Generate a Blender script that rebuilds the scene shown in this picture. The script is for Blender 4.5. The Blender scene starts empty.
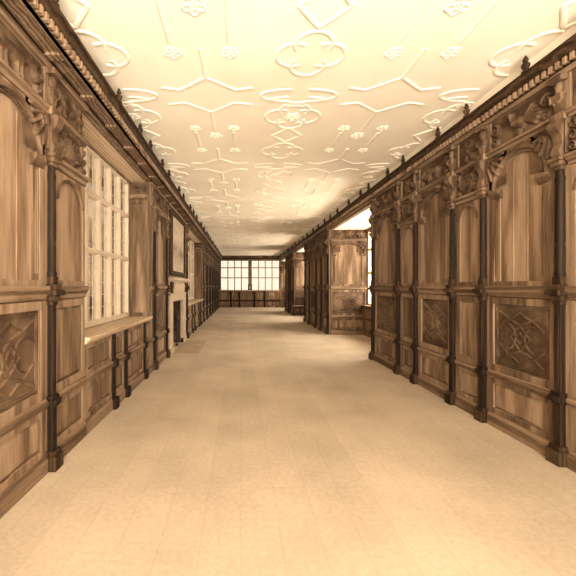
import bpy, math, random
import numpy as np
from mathutils import Vector

random.seed(7)
PI = math.pi
S = bpy.context.scene
COL = S.collection

# ------------------------------------------------------------------ camera
cd = bpy.data.cameras.new('camera')
cam = bpy.data.objects.new('camera', cd)
COL.objects.link(cam)
cam.location = (0.0, 0.0, 1.9)
cam.rotation_euler = (math.radians(90), 0, 0)
cd.sensor_width = 36.0
cd.lens = 22.5
cd.shift_x = 47 / 576
cd.shift_y = -2 / 576
cd.clip_start = 0.02
cd.clip_end = 400
S.camera = cam

# ------------------------------------------------------------------ sky, sun, daylight
W = bpy.data.worlds.new('sky')
S.world = W
W.use_nodes = True
bg = W.node_tree.nodes['Background']
bg.inputs[0].default_value = (1.0, 0.91, 0.76, 1)
bg.inputs[1].default_value = 1.3


def area(name, loc, rot, sx, sy, power, col=(1.0, 0.97, 0.91)):
    l = bpy.data.lights.new(name, 'AREA')
    l.shape = 'RECTANGLE'
    l.size = sx
    l.size_y = sy
    l.energy = power
    l.color = col
    o = bpy.data.objects.new(name, l)
    COL.objects.link(o)
    o.location = loc
    o.rotation_euler = rot
    return o


# daylight outside the south (right) bay windows, outside the north windows and added fill from an unseen near bay and end window
R90 = math.radians(90)
UP = math.radians(10)
UPN = math.radians(34)
area('daylight_bay', (5.9, 11.8, 2.5), (0, R90, 0), 3.2, 4.0, 1200)
area('daylight_bay', (5.9, 21.3, 2.5), (0, R90 - .12, 0), 3.2, 3.7, 1150)
area('daylight_bay', (5.9, 29.8, 2.5), (0, R90 - .12, 0), 3.2, 3.9, 950)
area('daylight_bay', (5.9, -0.4, 2.5), (0, R90 + UPN, 0), 3.2, 2.6, 350)  # fill lamp of the unseen near bay, added to light the left wall
area('fill_end', (0.7, -2.7, 2.3), (R90 + UPN, 0, 0), 4.6, 3.0, 3900)  # fill lamp added behind the camera, tilted up to brighten the ceiling

S.view_settings.view_transform = 'Standard'
S.view_settings.look = 'None'
S.view_settings.exposure = 0.0
S.view_settings.gamma = 1.0
S.view_settings.use_curve_mapping = False

# ------------------------------------------------------------------ dimensions (metres)
XL, XR = -2.04, 3.48          # wall faces
YN, YF = -1.6, 32.1           # ends of the gallery
ZC = 4.61                     # ceiling
Z_ARCH, Z_FRZ, Z_COR, Z_CREST = 3.66, 3.74, 4.14, 4.38
XB = 4.95                     # glazing of the south bays
BAYS = [(-1.3, 1.0), (9.41, 14.08), (19.3, 23.4), (27.5, 32.1)]  # first bay is out of view, added as a light source
LWINS = [(4.62, 7.93), (13.26, 18.9)]
FIRE = (10.32, 12.15)


# ------------------------------------------------------------------ materials
def new_mat(name):
    m = bpy.data.materials.new(name)
    m.use_nodes = True
    nt = m.node_tree
    return m, nt, nt.nodes['Principled BSDF']


def N(nt, t, **kw):
    n = nt.nodes.new(t)
    for k, v in kw.items():
        setattr(n, k, v)
    return n


def wood(name, base, dark, light, rough=0.6, scale=(9, 9, 0.7), bump=0.12):
    m, nt, b = new_mat(name)
    L = nt.links.new
    tc = N(nt, 'ShaderNodeTexCoord')
    oi = N(nt, 'ShaderNodeObjectInfo')
    add = N(nt, 'ShaderNodeVectorMath', operation='ADD')
    mul = N(nt, 'ShaderNodeVectorMath', operation='MULTIPLY')
    mul.inputs[1].default_value = (7.3, 5.1, 3.7)
    L(oi.outputs['Location'], mul.inputs[0])
    L(tc.outputs['Object'], add.inputs[0])
    L(mul.outputs[0], add.inputs[1])
    mp = N(nt, 'ShaderNodeMapping')
    mp.inputs['Scale'].default_value = scale
    L(add.outputs[0], mp.inputs[0])
    # broad figure
    n1 = N(nt, 'ShaderNodeTexNoise')
    n1.inputs['Scale'].default_value = 0.8
    n1.inputs['Detail'].default_value = 4
    n1.inputs['Distortion'].default_value = 1.6
    L(mp.outputs[0], n1.inputs['Vector'])
    # rings
    w = N(nt, 'ShaderNodeTexWave', wave_type='RINGS')
    w.inputs['Scale'].default_value = 0.7
    w.inputs['Distortion'].default_value = 6
    w.inputs['Detail'].default_value = 2
    w.inputs['Detail Scale'].default_value = 0.7
    L(mp.outputs[0], w.inputs['Vector'])
    # fine fibres
    mp2 = N(nt, 'ShaderNodeMapping')
    mp2.inputs['Scale'].default_value = (scale[0] * 9, scale[1] * 9, scale[2] * 4)
    L(add.outputs[0], mp2.inputs[0])
    n2 = N(nt, 'ShaderNodeTexNoise')
    n2.inputs['Scale'].default_value = 1
    n2.inputs['Detail'].default_value = 3
    L(mp2.outputs[0], n2.inputs['Vector'])
    mx = N(nt, 'ShaderNodeMix', data_type='FLOAT')
    mx.inputs[0].default_value = 0.35
    L(n1.outputs[0], mx.inputs[2])
    L(w.outputs['Fac'], mx.inputs[3])
    mx2 = N(nt, 'ShaderNodeMix', data_type='FLOAT')
    mx2.inputs[0].default_value = 0.3
    L(mx.outputs[0], mx2.inputs[2])
    L(n2.outputs[0], mx2.inputs[3])
    cr = N(nt, 'ShaderNodeValToRGB')
    e = cr.color_ramp.elements
    e[0].position = 0.34
    e[0].color = (*dark, 1)
    e[1].position = 0.68
    e[1].color = (*light, 1)
    k = e.new(0.5)
    k.color = (*base, 1)
    L(mx2.outputs[0], cr.inputs[0])
    L(cr.outputs[0], b.inputs['Base Color'])
    b.inputs['Roughness'].default_value = rough
    b.inputs['Specular IOR Level'].default_value = 0.08
    bp = N(nt, 'ShaderNodeBump')
    bp.inputs['Strength'].default_value = bump
    bp.inputs['Distance'].default_value = 0.01
    L(mx2.outputs[0], bp.inputs['Height'])
    L(bp.outputs[0], b.inputs['Normal'])
    return m


def mottled(name, c1, c2, scale=3.0, rough=0.8, bump=0.1, detail=6, fine=40):
    m, nt, b = new_mat(name)
    L = nt.links.new
    tc = N(nt, 'ShaderNodeTexCoord')
    n1 = N(nt, 'ShaderNodeTexNoise')
    n1.inputs['Scale'].default_value = scale
    n1.inputs['Detail'].default_value = detail
    n1.inputs['Roughness'].default_value = 0.6
    L(tc.outputs['Object'], n1.inputs['Vector'])
    cr = N(nt, 'ShaderNodeValToRGB')
    e = cr.color_ramp.elements
    e[0].position = 0.35
    e[0].color = (*c1, 1)
    e[1].position = 0.65
    e[1].color = (*c2, 1)
    L(n1.outputs[0], cr.inputs[0])
    L(cr.outputs[0], b.inputs['Base Color'])
    b.inputs['Roughness'].default_value = rough
    b.inputs['Specular IOR Level'].default_value = 0.2
    n2 = N(nt, 'ShaderNodeTexNoise')
    n2.inputs['Scale'].default_value = fine
    n2.inputs['Detail'].default_value = 3
    L(tc.outputs['Object'], n2.inputs['Vector'])
    bp = N(nt, 'ShaderNodeBump')
    bp.inputs['Strength'].default_value = bump
    bp.inputs['Distance'].default_value = 0.01
    L(n2.outputs[0], bp.inputs['Height'])
    L(bp.outputs[0], b.inputs['Normal'])
    return m


OAK = wood('oak', (0.160, 0.098, 0.054), (0.068, 0.038, 0.021), (0.264, 0.170, 0.102))
OAK_PALE = wood('oak_field', (0.192, 0.117, 0.067), (0.099, 0.058, 0.030), (0.312, 0.205, 0.125), scale=(6, 6, 0.8))
OAK_DARK = wood('dark_oak', (0.036, 0.019, 0.009), (0.016, 0.008, 0.004), (0.07, 0.038, 0.019))
OAK_SHADE = wood('shaded_oak', (0.016, 0.009, 0.005), (0.008, 0.0045, 0.0025), (0.03, 0.017, 0.009))  # near-black oak copy: shadow on the pilasters put into the colour
OAK_RAIL = wood('oak_rail', (0.15, 0.09, 0.05), (0.075, 0.043, 0.023), (0.235, 0.15, 0.09), scale=(0.8, 9, 12))
OAK_CARVE = wood('carved_oak', (0.095, 0.055, 0.03), (0.055, 0.03, 0.016), (0.145, 0.088, 0.05), scale=(4, 4, 4), rough=0.6)
PLASTER = mottled('ceiling_plaster', (0.80, 0.68, 0.52), (0.87, 0.76, 0.60), scale=0.8, rough=0.9, bump=0.08, fine=14)
OAK_LIT = wood('lit_sill_oak', (0.50, 0.35, 0.225), (0.36, 0.24, 0.145), (0.62, 0.45, 0.3), scale=(0.8, 8, 8))  # paler oak copy with the window light put into its colour
STONE = mottled('pale_stone', (0.34, 0.245, 0.16), (0.43, 0.31, 0.205), scale=4, rough=0.85, bump=0.15)
WINSTONE = mottled('window_stone', (0.50, 0.385, 0.26), (0.58, 0.45, 0.31), scale=5, rough=0.85, bump=0.1)
SOOT = mottled('sooty_brick', (0.03, 0.02, 0.013), (0.075, 0.045, 0.025), scale=6, rough=0.95)
IRON = mottled('black_iron', (0.012, 0.01, 0.008), (0.03, 0.022, 0.016), scale=12, rough=0.5)
FARSTONE = mottled('shaded_window_stone', (0.27, 0.20, 0.13), (0.34, 0.26, 0.17), scale=5, rough=0.85)  # darker copy of the window stone, backlit shade put into the colour
LEAD = mottled('lead', (0.42, 0.33, 0.23), (0.55, 0.44, 0.32), scale=12, rough=0.7)


def floor_mat():
    m, nt, b = new_mat('floor_boards')
    L = nt.links.new
    tc = N(nt, 'ShaderNodeTexCoord')
    br = N(nt, 'ShaderNodeTexBrick')
    br.inputs['Scale'].default_value = 1.0
    br.inputs['Brick Width'].default_value = 3.4
    br.inputs['Row Height'].default_value = 0.30
    br.inputs['Mortar Size'].default_value = 0.0025
    br.inputs['Mortar Smooth'].default_value = 0.4
    br.inputs['Color1'].default_value = (0.43, 0.335, 0.23, 1)
    br.inputs['Color2'].default_value = (0.465, 0.36, 0.25, 1)
    br.inputs['Mortar'].default_value = (0.36, 0.275, 0.185, 1)
    mp = N(nt, 'ShaderNodeMapping')
    mp.inputs['Rotation'].default_value = (0, 0, R90)
    L(tc.outputs['Object'], mp.inputs[0])
    L(mp.outputs[0], br.inputs['Vector'])
    n1 = N(nt, 'ShaderNodeTexNoise')
    n1.inputs['Scale'].default_value = 22
    n1.inputs['Detail'].default_value = 6
    n1.inputs['Roughness'].default_value = 0.75
    L(tc.outputs['Object'], n1.inputs['Vector'])
    n0 = N(nt, 'ShaderNodeTexNoise')
    n0.inputs['Scale'].default_value = 0.9
    n0.inputs['Detail'].default_value = 3
    L(tc.outputs['Object'], n0.inputs['Vector'])
    ad = N(nt, 'ShaderNodeMath', operation='ADD')
    L(n1.outputs[0], ad.inputs[0])
    L(n0.outputs[0], ad.inputs[1])
    mr = N(nt, 'ShaderNodeMapRange')
    mr.inputs['From Min'].default_value = 0.7
    mr.inputs['From Max'].default_value = 1.3
    mr.inputs['To Min'].default_value = 0.8
    mr.inputs['To Max'].default_value = 1.18
    L(ad.outputs[0], mr.inputs[0])
    mu = N(nt, 'ShaderNodeVectorMath', operation='SCALE')
    L(br.outputs['Color'], mu.inputs[0])
    L(mr.outputs[0], mu.inputs['Scale'])
    L(mu.outputs[0], b.inputs['Base Color'])
    b.inputs['Roughness'].default_value = 0.72
    b.inputs['Specular IOR Level'].default_value = 0.25
    bp = N(nt, 'ShaderNodeBump')
    bp.inputs['Strength'].default_value = 0.12
    bp.inputs['Distance'].default_value = 0.01
    L(n1.outputs[0], bp.inputs['Height'])
    L(bp.outputs[0], b.inputs['Normal'])
    return m


FLOOR = floor_mat()


def glass_mat():
    m, nt, b = new_mat('old_window_glass')
    nt.nodes.remove(b)
    L = nt.links.new
    out = nt.nodes['Material Output']
    tr = N(nt, 'ShaderNodeBsdfTransparent')
    tr.inputs[0].default_value = (0.93, 0.9, 0.84, 1)
    gl = N(nt, 'ShaderNodeBsdfGlossy')
    gl.inputs['Roughness'].default_value = 0.15
    df = N(nt, 'ShaderNodeBsdfTranslucent')
    df.inputs[0].default_value = (0.8, 0.72, 0.6, 1)
    fr = N(nt, 'ShaderNodeFresnel')
    fr.inputs[0].default_value = 1.12
    tc = N(nt, 'ShaderNodeTexCoord')
    n = N(nt, 'ShaderNodeTexNoise')
    n.inputs['Scale'].default_value = 5
    n.inputs['Detail'].default_value = 3
    L(tc.outputs['Object'], n.inputs['Vector'])
    mr = N(nt, 'ShaderNodeMapRange')
    mr.inputs['From Min'].default_value = 0.4
    mr.inputs['From Max'].default_value = 0.65
    mr.inputs['To Min'].default_value = 0.02
    mr.inputs['To Max'].default_value = 0.22
    L(n.outputs[0], mr.inputs[0])
    m1 = N(nt, 'ShaderNodeMixShader')
    L(mr.outputs[0], m1.inputs[0])
    L(tr.outputs[0], m1.inputs[1])
    L(df.outputs[0], m1.inputs[2])
    m2 = N(nt, 'ShaderNodeMixShader')
    L(fr.outputs[0], m2.inputs[0])
    L(m1.outputs[0], m2.inputs[1])
    L(gl.outputs[0], m2.inputs[2])
    L(m2.outputs[0], out.inputs[0])
    return m


GLASS = glass_mat()


# ------------------------------------------------------------------ mesh building
class MB:
    def __init__(s):
        s.v = []
        s.f = []

    def add(s, vs, fs):
        k = len(s.v)
        s.v += [tuple(p) for p in vs]
        s.f += [tuple(i + k for i in f) for f in fs]
        return s

    def box(s, x0, x1, y0, y1, z0, z1):
        if x0 > x1: x0, x1 = x1, x0
        if y0 > y1: y0, y1 = y1, y0
        vs = [(x0, y0, z0), (x1, y0, z0), (x1, y1, z0), (x0, y1, z0), (x0, y0, z1), (x1, y0, z1), (x1, y1, z1), (x0, y1, z1)]
        return s.add(vs, [(0, 3, 2, 1), (4, 5, 6, 7), (0, 1, 5, 4), (1, 2, 6, 5), (2, 3, 7, 6), (3, 0, 4, 7)])

    def prism(s, poly, y0, y1):
        """polygon in (x, z), extruded in y"""
        n = len(poly)
        vs = [(x, y0, z) for x, z in poly] + [(x, y1, z) for x, z in poly]
        fs = [tuple(range(n)), tuple(range(2 * n - 1, n - 1, -1))]
        fs += [(i, i + n, (i + 1) % n + n, (i + 1) % n) for i in range(n)]
        return s.add(vs, fs)

    def profile(s, prof, x0, x1):
        """profile of (y, z), run along x"""
        n = len(prof)
        vs = [(x0, y, z) for y, z in prof] + [(x1, y, z) for y, z in prof]
        fs = [tuple(range(n)), tuple(range(2 * n - 1, n - 1, -1))]
        fs += [(i, i + n, (i + 1) % n + n, (i + 1) % n) for i in range(n)]
        return s.add(vs, fs)

    def lathe(s, prof, cx=0, cy=0, n=12, a0=0, a1=2 * PI):
        full = abs(a1 - a0 - 2 * PI) < 1e-6
        m = n if full else n + 1
        vs = []
        for r, z in prof:
            for i in range(m):
                a = a0 + (a1 - a0) * i / n
                vs.append((cx + r * math.cos(a), cy + r * math.sin(a), z))
        fs = []
        for j in range(len(prof) - 1):
            for i in range(n):
                i2 = (i + 1) % m
                fs.append((j * m + i, j * m + i2, (j + 1) * m + i2, (j + 1) * m + i))
        fs.append(tuple(range(m))[::-1])
        fs.append(tuple((len(prof) - 1) * m + i for i in range(m)))
        return s.add(vs, fs)

    def rib(s, pts, r, y=0.0, h=None, closed=False, plane='xz', sides=6):
        """half-round bead following pts on a plane; stands r proud of it"""
        h = r if h is None else h
        P = [Vector((p[0], p[1])) for p in pts]
        n = len(P)
        rows = []
        for i in range(n):
            a = P[(i - 1) % n] if (closed or i > 0) else P[i]
            b = P[(i + 1) % n] if (closed or i < n - 1) else P[i]
            t = (b - a)
            if t.length < 1e-9: t = Vector((1, 0))
            t.normalize()
            nn = Vector((-t.y, t.x))
            row = []
            for k in range(sides + 1):
                ang = PI * k / sides
                q = P[i] + nn * (r * math.cos(ang))
                e = h * math.sin(ang)
                row.append((q.x, y + e, q.y) if plane == 'xz' else (q.x, q.y, y - e))
            rows.append(row)
        vs = [p for row in rows for p in row]
        m = sides + 1
        fs = []
        for i in range(n if closed else n - 1):
            j = (i + 1) % n
            for k in range(sides):
                fs.append((i * m + k, i * m + k + 1, j * m + k + 1, j * m + k))
        if not closed:
            fs.append(tuple(range(m)))
            fs.append(tuple((n - 1) * m + k for k in range(m))[::-1])
        return s.add(vs, fs)

    def relief(s, x0, x1, z0, z1, H, y=0.0):
        """H: 2-D array of heights (rows = z) standing off y"""
        nz, nx = H.shape
        xs = np.linspace(x0, x1, nx)
        zs = np.linspace(z0, z1, nz)
        vs = [(float(xs[i]), y + float(H[j, i]), float(zs[j])) for j in range(nz) for i in range(nx)]
        fs = [(j * nx + i, (j + 1) * nx + i, (j + 1) * nx + i + 1, j * nx + i + 1) for j in range(nz - 1) for i in range(nx - 1)]
        return s.add(vs, fs)

    def mesh(s, name, mat, smooth=False):
        me = bpy.data.meshes.new(name)
        me.from_pydata(s.v, [], s.f)
        me.materials.append(mat)
        me.update()
        if smooth:
            for p in me.polygons: p.use_smooth = True
            try:
                me.set_sharp_from_angle(angle=math.radians(40))
            except Exception:
                pass
        return me

    def build(s, name, mat, parent=None, smooth=False, bevel=0.0, loc=(0, 0, 0), rz=0):
        o = bpy.data.objects.new(name, s.mesh(name, mat, smooth))
        COL.objects.link(o)
        o.location = loc
        o.rotation_euler = (0, 0, rz)
        if parent: o.parent = parent
        if bevel:
            b = o.modifiers.new('bevel', 'BEVEL')
            b.width = bevel
            b.segments = 2
            b.limit_method = 'ANGLE'
            b.angle_limit = math.radians(50)
        return o


def thing(name, label, cat, loc=(0, 0, 0), rz=0, group=None):
    o = bpy.data.objects.new(name, None)
    COL.objects.link(o)
    o.empty_display_size = 0.1
    o.location = loc
    o.rotation_euler = (0, 0, rz)
    o['label'] = label
    o['category'] = cat
    if group: o['group'] = group
    return o


def tag(o, label, cat, group=None):
    o['label'] = label
    o['category'] = cat
    if group: o['group'] = group
    return o


def structure(o):
    o['kind'] = 'structure'
    return o


def dup(root, loc, rz, label, group=None):
    r = root.copy()
    COL.objects.link(r)
    r.location = loc
    r.rotation_euler = (0, 0, rz)
    r['label'] = label
    if group: r['group'] = group
    for ch in list(root.children):
        c = ch.copy()
        COL.objects.link(c)
        c.parent = r
        for g in list(ch.children):
            d = g.copy()
            COL.objects.link(d)
            d.parent = c
    return r


# ------------------------------------------------------------------ carved reliefs
def strokes_height(w, h, nx, nz, strokes, base=0.0):
    """strokes: (points, radius0, radius1, height) in metres, origin at the lower left"""
    X, Z = np.meshgrid(np.linspace(0, w, nx), np.linspace(0, h, nz))
    H = np.full_like(X, base)
    for pts, r0, r1, ht in strokes:
        n = len(pts)
        for i in range(max(1, n - 1)):
            ax, az = pts[i]
            bx, bz = pts[min(i + 1, n - 1)]
            t0 = i / max(1, n - 1)
            t1 = (i + 1) / max(1, n - 1)
            dx, dz = bx - ax, bz - az
            l2 = dx * dx + dz * dz + 1e-12
            t = np.clip(((X - ax) * dx + (Z - az) * dz) / l2, 0, 1)
            d = np.hypot(X - ax - t * dx, Z - az - t * dz)
            r = r0 + (r1 - r0) * (t0 + (t1 - t0) * t)
            q = np.clip(1 - (d / r) ** 2, 0, 1)
            H = np.maximum(H, base + ht * np.sqrt(q))
    H[0, :] = H[-1, :] = base
    H[:, 0] = H[:, -1] = base
    return H


def spiral(cx, cz, r, turns=1.5, a0=0.0, sgn=1, n=16):
    return [(cx + r * (1 - 0.85 * i / n) * math.cos(a0 + sgn * 2 * PI * turns * i / n),
             cz + r * (1 - 0.85 * i / n) * math.sin(a0 + sgn * 2 * PI * turns * i / n)) for i in range(n + 1)]


def shield_strokes(cx, cz, w, h, rnd, check=True):
    st = []
    out = [(cx - w * .42, cz + h * .42), (cx, cz + h * .47), (cx + w * .42, cz + h * .42), (cx + w * .46, cz), (cx + w * .3, cz - h * .3),
           (cx, cz - h * .47), (cx - w * .3, cz - h * .3), (cx - w * .46, cz), (cx - w * .42, cz + h * .42)]
    st.append((out, .016, .016, .055))
    # field of the shield
    st.append(([(cx, cz + h * .2), (cx, cz - h * .15)], w * .42, w * .3, .035))
    if check:
        for i in range(-2, 3):
            a = cx + i * w * .17
            st.append(([(a - w * .1, cz - h * .28), (a + w * .1, cz + h * .34)], .007, .007, .046))
            st.append(([(a + w * .1, cz - h * .28), (a - w * .1, cz + h * .34)], .007, .007, .046))
    return st


def cartouche(w, h):
    rnd = random.Random(3)
    st = shield_strokes(w / 2, h / 2, w * .62, h * .86, rnd)
    for sx in (0, 1):
        for k in range(3):
            z = h * (.18 + .3 * k)
            x = w * .1 if sx == 0 else w * .9
            st.append((spiral(x, z, w * .09, 1.2, PI / 2, 1 if sx else -1), .016, .009, .05))
    st.append(([(w * .3, h * .95), (w * .5, h * .9), (w * .7, h * .95)], .02, .02, .06))
    return strokes_height(w, h, int(w * 90), int(h * 90), st)


def creature(w, h, kind):
    """boar or peacock between two leafy scrolls"""
    s = h
    cx = w / 2
    if kind == 'boar':
        st = [([(cx - .3 * s, .52 * s), (cx + .05 * s, .55 * s), (cx + .32 * s, .5 * s)], .2 * s, .16 * s, .07),
              ([(cx + .3 * s, .5 * s), (cx + .5 * s, .42 * s), (cx + .62 * s, .34 * s)], .14 * s, .05 * s, .07)]
        for lx in (-.36, -.22, .2, .34):
            st.append(([(cx + lx * s, .45 * s), (cx + (lx + .03) * s, .22 * s), (cx + (lx - .02) * s, .1 * s)], .07 * s, .04 * s, .055))
        st.append((spiral(cx - .55 * s, .6 * s, .09 * s, 1.1), .025 * s, .015 * s, .04))
        st.append(([(cx + .36 * s, .6 * s), (cx + .33 * s, .75 * s)], .05 * s, .02 * s, .06))
    else:
        st = [([(cx - .1 * s, .45 * s), (cx + .15 * s, .5 * s)], .2 * s, .16 * s, .07),
              ([(cx + .18 * s, .52 * s), (cx + .3 * s, .7 * s), (cx + .3 * s, .84 * s), (cx + .42 * s, .8 * s)], .09 * s, .04 * s, .06)]
        for k in range(6):
            a = PI * (.72 + .09 * k)
            st.append(([(cx - .15 * s, .45 * s), (cx - .1 * s + .62 * s * math.cos(a), .42 * s + .45 * s * math.sin(a))], .05 * s, .06 * s, .045))
        for lx in (-.02, .1):
            st.append(([(cx + lx * s, .35 * s), (cx + lx * s, .1 * s)], .035 * s, .03 * s, .04))
    for sg in (-1, 1):
        x = cx + sg * (w * .5 - .24 * s)
        if w > 1.6 * s:
            st.append((spiral(x, .6 * s, .2 * s, 1.4, PI / 2, sg), .05 * s, .03 * s, .05))
            st.append((spiral(x, .22 * s, .14 * s, 1.2, -PI / 2, -sg), .04 * s, .025 * s, .045))
    return strokes_height(w, h, max(30, int(w * 75)), max(24, int(h * 80)), st)


def rosette_frieze(w, h):
    st = []
    n = max(1, int(round(w / h)))
    for i in range(n):
        cx = w * (i + .5) / n
        for k in range(6):
            a = 2 * PI * k / 6
            st.append(([(cx, h / 2), (cx + h * .32 * math.cos(a), h / 2 + h * .32 * math.sin(a))], .03, .05, .045))
        st.append(([(cx, h / 2), (cx + .001, h / 2)], .05, .05, .065))
    return strokes_height(w, h, max(26, int(w * 75)), max(24, int(h * 75)), st)


def spandrel(w, h, sgn):
    """leafy fan filling the corner beside an arch"""
    st = []
    cx = 0 if sgn < 0 else w
    d = 1 if sgn < 0 else -1
    for k in range(5):
        a = -PI / 2 + d * (0.12 + .33 * k)
        L = min(w, h) * (1.05 - .07 * k)
        st.append(([(cx, h), (cx + L * .5 * math.cos(a) , h + L * .5 * math.sin(a)), (cx + L * math.cos(a + .12 * d), h + L * math.sin(a + .12 * d))], .012, .028, .045))
    st.append((spiral(cx + d * w * .3, h * .72, w * .14, 1.3), .018, .01, .06))
    return strokes_height(w, h, max(14, int(w * 90)), max(16, int(h * 90)), st)


# ------------------------------------------------------------------ panelled bays.  local x along the wall, y out of it, z up
FACE = 0.045                     # face of stiles and rails stands this far off the wall board


def raised(mb, x0, x1, z0, z1, y=0.012, rim=0.03, up=0.014):
    """a fielded panel"""
    vs = [(x0, y, z0), (x1, y, z0), (x1, y, z1), (x0, y, z1),
          (x0 + rim, y + up, z0 + rim), (x1 - rim, y + up, z0 + rim), (x1 - rim, y + up, z1 - rim), (x0 + rim, y + up, z1 - rim)]
    mb.add(vs, [(0, 1, 5, 4), (1, 2, 6, 5), (2, 3, 7, 6), (3, 0, 4, 7), (4, 5, 6, 7)])
    return mb


def arch_head(mb, x0, x1, zs, zt, y0, y1, rise=None, n=16):
    """board between an arch (springing zs) and the flat top zt"""
    cx = (x0 + x1) / 2
    r = (x1 - x0) / 2
    rise = r if rise is None else rise
    pts = [(cx - r * math.cos(PI * i / n), zs + rise * math.sin(PI * i / n)) for i in range(n + 1)]
    vs = []
    for x, z in pts:
        vs += [(x, y1, z), (x, y1, zt), (x, y0, z), (x, y0, zt)]
    fs = []
    for i in range(n):
        a = 4 * i
        b = a + 4
        fs += [(a, a + 1, b + 1, b), (a, b, b + 2, a + 2), (a + 2, b + 2, b + 3, a + 3), (a + 1, a + 3, b + 3, b + 1)]
    mb.add(vs, fs)
    return pts


RAIL = lambda y, z0, z1: [(0, z0), (y, z0 + (z1 - z0) * .1), (y + .012, z0 + (z1 - z0) * .35), (y + .012, z0 + (z1 - z0) * .55), (y + .03, z0 + (z1 - z0) * .8), (y + .03, z1), (0, z1)]


def lower_dado(t, w, kind, top):
    """plinth, low panel, rail, strapwork or plain panel under z = top"""
    h = w / 2
    MB().profile([(0, 0), (.075, 0), (.075, .13), (.055, .165), (.05, .18), (0, .18)], -h, h).build('plinth', OAK_RAIL, t)
    f = MB()
    st = .07
    f.box(-h, -h + st, 0, FACE, .18, top).box(h - st, h, 0, FACE, .18, top)
    f.box(-h + st, h - st, 0, FACE, .18, .25).box(-h + st, h - st, 0, FACE, top - .09, top)
    f.box(-h + st, h - st, 0, FACE, .58, .68).box(-h + st, h - st, 0, FACE, .74, .84)
    if w > 1.1:
        f.box(h - st - .25, h - st - .19, 0, FACE, .25, .58)
    f.build('panel_frame', OAK, t, bevel=.006)
    MB().profile([(0, .655), (.07, .66), (.085, .69), (.085, .72), (.05, .75), (0, .755)], -h, h).build('middle_rail', OAK_RAIL, t)
    p = MB()
    if w > 1.1:
        raised(p, -h + st, h - st - .25, .25, .58)
        raised(p, h - st - .19, h - st, .25, .58)
    else:
        raised(p, -h + st, h - st, .25, .58)
    p.build('base_panel', OAK_PALE, t)
    x0, x1, z0, z1 = -h + st, h - st, .84, top - .09
    if kind == 'strap':
        q = MB().box(x0, x1, .0, .012, z0, z1)
        for mm in (.03, .055):
            q.rib([(x0 + mm, z0 + mm), (x1 - mm, z0 + mm), (x1 - mm, z1 - mm), (x0 + mm, z1 - mm)], .01, .012, .012, closed=True)
        cx, cz = 0, (z0 + z1) / 2
        a, b = (x1 - x0) / 2 - .09, (z1 - z0) / 2 - .09
        r = .017
        hh = .021
        if b > .2:
            q.rib([(cx, cz - b * .5), (cx + a * .42, cz), (cx, cz + b * .5), (cx - a * .42, cz)], r, .012, hh, closed=True)
            q.rib([(cx, cz - b * .22), (cx + a * .18, cz), (cx, cz + b * .22), (cx - a * .18, cz)], r * .8, .012, hh, closed=True)
            for sx in (-1, 1):
                q.rib([(cx + sx * a * .42 * math.cos(u) + sx * a * .62, cz + b * .5 * math.sin(u)) for u in [PI / 2 + PI * k / 12 * 1 for k in range(13)]] if sx > 0 else
                      [(cx + sx * (a * .42 * math.cos(u) + a * .62), cz + b * .5 * math.sin(u)) for u in [PI / 2 + PI * k / 12 for k in range(13)]], r, .012, hh)
                for sz in (-1, 1):
                    q.rib([(cx + sx * a, cz + sz * b), (cx + sx * a * .55, cz + sz * b * .72), (cx, cz + sz * b * .5)], r, .012, hh)
                    q.rib([(cx, cz + sz * b), (cx + sx * a * .3, cz + sz * b * .8), (cx + sx * a * .55, cz + sz * b * .72), (cx + sx * a, cz + sz * b * .35)], r * .8, .012, hh)
        else:
            q.rib([(cx, cz - b), (cx + a * .7, cz), (cx, cz + b), (cx - a * .7, cz)], r * .8, .012, hh, closed=True)
        q.build('strapwork_panel', OAK_CARVE, t, smooth=True)
    else:
        q = raised(MB(), x0, x1, z0, z1)
        q.build('fielded_panel', OAK, t)


BAY_CACHE = {}


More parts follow.
